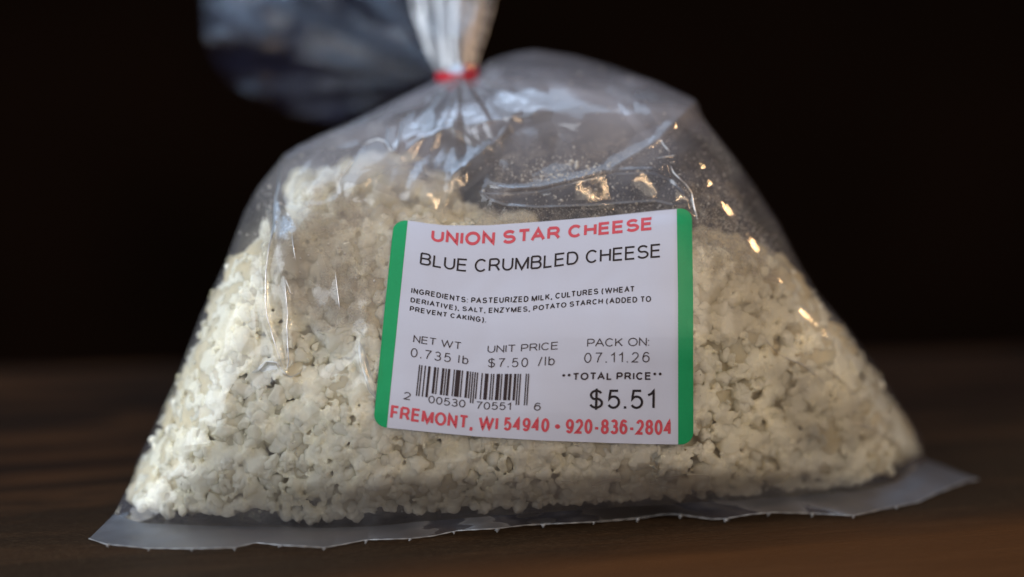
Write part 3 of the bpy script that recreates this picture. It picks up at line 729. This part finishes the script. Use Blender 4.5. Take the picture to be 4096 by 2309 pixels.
text("$5.51", 2355, 2620, 1637, 78, M_black, 9.5, .2)
text("2", 1613, 1641, 1646, 35, M_brown, 4.2)
text("00530", 1712, 1860, 1646, 35, M_brown, 4.2)
text("70551", 1903, 2043, 1646, 35, M_brown, 4.2)
text("6", 2135, 2162, 1646, 35, M_brown, 4.2)
text("FREMONT, WI 54940 \u2022 920-836-2804", 1559, 2688, 1740, 61, M_red, 10.8, .14)
# barcode bars
Lc = ["0001101","0011001","0010011","0111101","0100011","0110001","0101111","0111011","0110111","0001011"]
dg_ = "200530705516"
bits = "101"+"".join(Lc[int(c)] for c in dg_[:6])+"01010"+"".join("".join('1' if q_=='0' else '0' for q_ in Lc[int(c)]) for c in dg_[6:])+"101"
x0, x1 = 1663.0, 2109.0; mw = (x1-x0)/95; i = 0
while i < 95:
    if bits[i] == '1':
        j = i
        while j < 95 and bits[j] == '1': j += 1
        long_ = i < 10 or i >= 85 or 45 <= i < 50
        Vb_ = 1622. if long_ else 1601.
        uu = np.linspace(0, 1, 3)[None, :]; vv = np.linspace(1480, Vb_, 8)[:, None]
        X = x0+(i+(j-i)*uu)*mw + 0*vv; V = vv+0*uu
        o = meshobj("barcode_bar", lab(X, V, 1622., .17)+inv, grid_faces(8, 3), M_brown, None); o.parent = label
        i = j
    else: i += 1

# ------------------------------------------------------------------ the cheese
cheese = empty("crumbled_cheese", "pile of ivory blue cheese crumbs filling the clear plastic bag", "cheese", (0, .03, 0))
REG = np.array([(535,1985),(575,2040),(1290,2064),(1500,2055),(2000,2022),(2700,1992),(3100,1962),(3400,1938),(3580,1895),(3672,1810),
  (3640,1710),(3490,1480),(3375,1320),(3262,1195),(3180,1110),(3080,1030),(2900,1010),(2780,990),(2600,960),(2000,930),(1900,900),(1700,860),
  (1500,870),(1300,915),(1150,925),(1030,1000),(950,1040),(905,1130),(795,1340),(705,1545),(625,1710),(560,1860)], float)
TOP = np.array([(1000,1000),(1060,900),(1150,860),(1190,760),(1290,715),(1400,690),(1500,655),(1620,640),(1720,680),(1800,760),(1900,850),(2000,900),(2700,990),
  (2900,1000),(3080,1040),(3180,1120),(2600,1300),(1600,1200),(1100,1200)], float)
# lumpy crumb shapes
ico = bmesh.new(); bmesh.ops.create_icosphere(ico, subdivisions=3, radius=1)
IV3 = np.array([v_.co[:] for v_ in ico.verts]); IF3 = np.array([[v_.index for v_ in f.verts] for f in ico.faces]); ico.free()
ico = bmesh.new(); bmesh.ops.create_icosphere(ico, subdivisions=2, radius=1)
IV1 = np.array([v_.co[:] for v_ in ico.verts]); IF1 = np.array([[v_.index for v_ in f.verts] for f in ico.faces]); ico.free()
def lumpy(V, seed, a=.38, fq=1.3, bl=1.0):
    o = Vector((seed*7.3, seed*1.9, 0)); out = []
    for v_ in V:
        p_ = Vector(v_)
        k_ = .72+.14*(1-bl)+a*noise.noise(p_*fq+o)*1.4+bl*.62*abs(noise.noise(p_*2.1+o))+bl*.34*abs(noise.noise(p_*4.6+o))+.12*noise.noise(p_*9+o)
        out.append(p_*k_)
    return np.array([x[:] for x in out])
shapes3 = [lumpy(IV3, i, .30, 1.3, .7) for i in range(14)]
shapes1 = [lumpy(IV1, i+40, .3) for i in range(20)]
def rot_rand(n):
    q_ = rng.normal(size=(n, 4)); q_ /= np.linalg.norm(q_, axis=1)[:, None]; a_,b_,c_,d_ = q_.T
    return np.stack([1-2*(c_*c_+d_*d_),2*(b_*c_-a_*d_),2*(b_*d_+a_*c_),2*(b_*c_+a_*d_),1-2*(b_*b_+d_*d_),2*(c_*d_-a_*b_),2*(b_*d_-a_*c_),2*(c_*d_+a_*b_),1-2*(b_*b_+c_*c_)], 1).reshape(-1,3,3)
def inner_dl(px, py): return np.minimum(film_dl(px, py), ground_dl(py, .0012))
def sample(n, poly):
    out = []
    while len(out) < n:
        x = rng.uniform(poly[:,0].min(), poly[:,0].max(), n*2); y = rng.uniform(poly[:,1].min(), poly[:,1].max(), n*2)
        ok = inside(x, y, poly); out += list(zip(x[ok], y[ok]))
    return np.array(out[:n])
def cloud(P, Rr, shp, F, stretch=.35):
    n = len(P); M = rot_rand(n); idx = rng.integers(0, len(shp), n)
    base = np.array(shp)[idx]*(1+rng.uniform(-stretch, stretch, (n,1,3)))
    V = np.einsum('nij,nvj->nvi', M, base)*Rr[:,None,None]+P[:,None]
    nv = base.shape[1]; FF = (F[None]+(np.arange(n)*nv)[:,None,None]).reshape(-1, 3)
    return V.reshape(-1, 3), FF
def remesh(o, vox, disp=None, press=.18, smooth=3):
    md = o.modifiers.new("r", 'REMESH'); md.mode = 'VOXEL'; md.voxel_size = vox; md.use_smooth_shade = True
    sm = o.modifiers.new("s", 'SMOOTH'); sm.factor = .5; sm.iterations = smooth
    if disp:
        for sc_, st_ in disp:
            tx = bpy.data.textures.new("n", 'CLOUDS'); tx.noise_scale = sc_; tx.noise_depth = 3
            d_ = o.modifiers.new("d", 'DISPLACE'); d_.texture = tx; d_.strength = st_; d_.mid_level = .5; d_.texture_coords = 'LOCAL'
    dg = bpy.context.evaluated_depsgraph_get(); me = bpy.data.meshes.new_from_object(o.evaluated_get(dg))
    o.modifiers.clear(); old = o.data; o.data = me; bpy.data.meshes.remove(old)
    # the film presses the outermost grains flat
    n_ = len(me.vertices); co = np.empty(n_*3, np.float32); me.vertices.foreach_get('co', co); co = co.reshape(-1, 3).astype(float)
    base_ = np.array(o.parent.location); P_ = co+base_-CAM
    d_ = P_@FW; x_ = 2048+(P_@RT)/d_*D/S; y_ = 1154.5-(P_@UP)/d_*D/S
    need = film_dl(x_, y_)+press; cur = (d_-D)*1e3
    fix = (cur < need)&(y_ < 2120)
    P_[fix] = place(x_[fix], y_[fix], need[fix])-CAM
    co = P_+CAM-base_; co[:,2] = np.maximum(co[:,2], .0006)
    me.vertices.foreach_set('co', co.astype(np.float32).ravel()); me.update()
    return o
def sil(P): return np.minimum(polydist(P[:,0], P[:,1], L), polydist(P[:,0], P[:,1], R))*S*1e3
_s = sample
def sample(n, poly):
    P = _s(int(n*1.12), poly); return P[sil(P) > .75][:n]
# 1. inner packed mass (creamier; its ochre colour also carries the warm shading of the gaps)
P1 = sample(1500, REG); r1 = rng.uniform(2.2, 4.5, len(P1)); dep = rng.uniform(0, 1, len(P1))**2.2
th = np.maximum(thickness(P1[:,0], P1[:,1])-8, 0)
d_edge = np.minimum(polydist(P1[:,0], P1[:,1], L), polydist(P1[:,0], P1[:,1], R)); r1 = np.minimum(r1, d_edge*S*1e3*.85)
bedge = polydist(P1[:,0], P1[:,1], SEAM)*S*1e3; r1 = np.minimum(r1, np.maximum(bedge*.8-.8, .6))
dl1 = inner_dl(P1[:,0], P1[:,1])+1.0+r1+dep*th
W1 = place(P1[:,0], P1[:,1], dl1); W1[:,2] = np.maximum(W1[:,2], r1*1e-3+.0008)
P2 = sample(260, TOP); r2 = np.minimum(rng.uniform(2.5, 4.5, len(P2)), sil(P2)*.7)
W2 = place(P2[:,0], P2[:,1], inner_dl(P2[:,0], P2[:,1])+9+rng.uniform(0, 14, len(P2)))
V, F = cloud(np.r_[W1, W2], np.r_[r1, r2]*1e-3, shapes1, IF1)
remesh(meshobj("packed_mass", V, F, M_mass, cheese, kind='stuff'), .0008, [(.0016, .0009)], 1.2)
# 2. crumbs too many to count, pressed against the film, and the fine grains between them
def press_flat(o, press):
    me = o.data; n_ = len(me.vertices); co = np.empty(n_*3, np.float32); me.vertices.foreach_get('co', co); co = co.reshape(-1, 3).astype(float)
    base_ = np.array(o.parent.location); P_ = co+base_-CAM
    d_ = P_@FW; x_ = 2048+(P_@RT)/d_*D/S; y_ = 1154.5-(P_@UP)/d_*D/S
    need = film_dl(x_, y_)+press; fix = ((d_-D)*1e3 < need)&(y_ < 2120)
    P_[fix] = place(x_[fix], y_[fix], need[fix])-CAM
    co = P_+CAM-base_; co[:,2] = np.maximum(co[:,2], .0006)
    me.vertices.foreach_set('co', co.astype(np.float32).ravel()); me.update()
shapes2 = [lumpy(IV1, i+80, .24, 1.2, .5) for i in range(40)]
ico = bmesh.new(); bmesh.ops.create_icosphere(ico, subdivisions=1, radius=1)
IV0 = np.array([v_.co[:] for v_ in ico.verts]); IF0 = np.array([[v_.index for v_ in f.verts] for f in ico.faces]); ico.free()
shapes0 = [lumpy(IV0, i+140, .35) for i in range(30)]
P3 = sample(5000, REG)
clump = np.array([noise.noise(Vector((x_*.011, y_*.011, 3.3)))+.6*noise.noise(Vector((x_*.03, y_*.03, 8.3))) for x_, y_ in P3])
P3 = P3[clump > -.36]
r3 = .55+1.0*rng.beta(1.3, 2.6, len(P3)); big = rng.uniform(size=len(P3)) < .09; r3 = np.where(big, rng.uniform(1.5, 3.0, len(P3)), r3)
d_edge = sil(P3); bed = polydist(P3[:,0], P3[:,1], SEAM)*S*1e3
r3 = np.minimum(r3, d_edge*.72); r3 = np.minimum(r3, np.maximum(bed*.7, .3))
jit = rng.uniform(0, 1, len(P3))**1.3*1.8
W3 = place(P3[:,0], P3[:,1], inner_dl(P3[:,0], P3[:,1])+.10+r3*.95+jit)
W3[:,2] = np.maximum(W3[:,2], r3*1e-3+.0005)
P4 = sample(750, TOP); r4 = np.minimum(rng.uniform(.9, 2.6, len(P4)), sil(P4)*.6)
W4 = place(P4[:,0], P4[:,1], inner_dl(P4[:,0], P4[:,1])+5.5+rng.uniform(0, 9, len(P4)))
V, F = cloud(np.r_[W3, W4], np.r_[r3, r4]*1e-3, shapes2, IF1, .25)
P5 = sample(3200, REG); r5 = .28+.4*rng.beta(1.3, 2.5, len(P5)); d_edge = sil(P5); r5 = np.minimum(r5, d_edge*.6)
W5 = place(P5[:,0], P5[:,1], inner_dl(P5[:,0], P5[:,1])+.1+r5+rng.uniform(0, 1, len(P5))*1.6); W5[:,2] = np.maximum(W5[:,2], r5*1e-3+.0005)
V5, F5 = cloud(W5, r5*1e-3, shapes0, IF0, .3)
o = meshobj("crumb_layer", np.r_[V, V5], np.r_[F, F5+len(V)], M_cheese, cheese, kind='stuff')
remesh(o, .00028, [(.0007, .00022)], .12, 1)
# 3. the 300 largest crumbs, one object each
crumb_meshes = []
for i, sh in enumerate(shapes3):
    me = bpy.data.meshes.new("crumb"); me.from_pydata([tuple(v_*.001) for v_ in sh], [], [tuple(int(a_) for a_ in f) for f in IF3])
    for pl in me.polygons: pl.use_smooth = True
    me.materials.append(M_crumb); crumb_meshes.append(me)
cand = sample(4000, REG); keep = []
nolab = ~((cand[:,0] > 1540)&(cand[:,0] < 2730)&(cand[:,1] > 890)&(cand[:,1] < 1700))
for c_ in cand[nolab]:
    if all((c_[0]-k_[0])**2+(c_[1]-k_[1])**2 > 62**2 for k_ in keep): keep.append(c_)
    if len(keep) == 300: break
keep = np.array(keep); rk = 1.3+2.1*rng.beta(1.5, 3, len(keep))
de = np.minimum(polydist(keep[:,0], keep[:,1], L), polydist(keep[:,0], keep[:,1], R))*S*1e3
bd = polydist(keep[:,0], keep[:,1], SEAM)*S*1e3
rk = np.minimum(rk, de*.7); rk = np.minimum(rk, np.maximum(bd*.7, .6))
for i in range(len(keep)):
    o = bpy.data.objects.new("crumb", crumb_meshes[i % len(crumb_meshes)]); COL.objects.link(o); o.parent = cheese
    sc_ = rk[i]*np.array([random.uniform(.75,1.25), random.uniform(.7,1.0), random.uniform(.75,1.25)])
    eu = Matrix.Rotation(random.uniform(0,6.28), 3, 'Y') @ Matrix.Rotation(random.uniform(-.6,.6), 3, 'X')
    rr_ = rk[i]*.8/(S*1e3)
    RV_ = (shapes3[i % len(crumb_meshes)]*sc_) @ np.array(eu).T
    ext = np.max(-(RV_ @ FW))*.97; low = -RV_[:,2].min()*1e-3
    wp = place(keep[i,0], keep[i,1], np.max(film_dl(keep[i,0]+rr_*np.array([0,1,-1,0,0,.7,.7,-.7,-.7]), keep[i,1]+rr_*np.array([0,0,0,1,-1,.7,-.7,.7,-.7])))+.15+ext); wp[2] = max(wp[2], low+.0006)
    o.location = wp-np.array(cheese.location); o.scale = sc_; o.rotation_euler = eu.to_euler()
# 4. starch and cheese specks stuck to the inside of the film above the pile
SP = []
def spk(cx, cy, rx_, ry_, n, rmin, rmax):
    for _ in range(int(n*1.35)):
        SP.append((rng.normal(cx, rx_), rng.normal(cy, ry_), rmin+(rmax*.75-rmin)*rng.beta(1, 4)))
spk(2350,760,230,60,260,.06,.55); spk(2350,520,180,110,260,.05,.45); spk(2640,680,90,120,150,.05,.40); spk(2250,680,160,30,130,.1,.7)
spk(2900,900,80,80,700,.05,.32); spk(2850,700,60,110,200,.05,.3); spk(2300,850,260,20,500,.04,.25); spk(1250,700,90,120,60,.06,.4)
spk(1050,850,40,110,50,.08,.5); spk(1400,1000,110,110,120,.06,.4); spk(1700,640,120,90,60,.05,.3); spk(3000,1000,80,50,500,.05,.3); spk(1250,1180,90,60,100,.05,.3)
spk(2000,1880,600,90,200,.04,.2); spk(2950,1500,200,300,150,.04,.25); spk(2250,400,180,80,60,.06,.35)
SP = np.array(SP)
BAGP = np.r_[L, R[::-1]]
ok = inside(SP[:,0], SP[:,1], BAGP)&(np.minimum(polydist(SP[:,0],SP[:,1],L), polydist(SP[:,0],SP[:,1],R)) > 12); SP = SP[ok]
Wp = place(SP[:,0], SP[:,1], film_dl(SP[:,0], SP[:,1])+.12)
n = len(SP); base = np.array(shapes1)[rng.integers(0, 20, n)]*(1+rng.uniform(-.6, .6, (n,1,3)))
a_ = rng.uniform(0, 6.28, n); ca, sa = np.cos(a_), np.sin(a_)
bx = base[...,0]*ca[:,None]-base[...,2]*sa[:,None]; bz = base[...,0]*sa[:,None]+base[...,2]*ca[:,None]
V = np.stack([bx, base[...,1]*.25, bz], -1)*SP[:,2,None,None]*1e-3+Wp[:,None]
F = (IF1[None]+(np.arange(n)*len(IV1))[:,None,None]).reshape(-1, 3)
meshobj("starch_dust", V.reshape(-1,3), F, M_dust, bag, kind='stuff')
for o in bpy.data.objects:
    if o.name.startswith("camera"): pass
scn.cycles.max_bounces = 12; scn.cycles.transparent_max_bounces = 24
scn.cycles.diffuse_bounces = 4; scn.cycles.glossy_bounces = 4
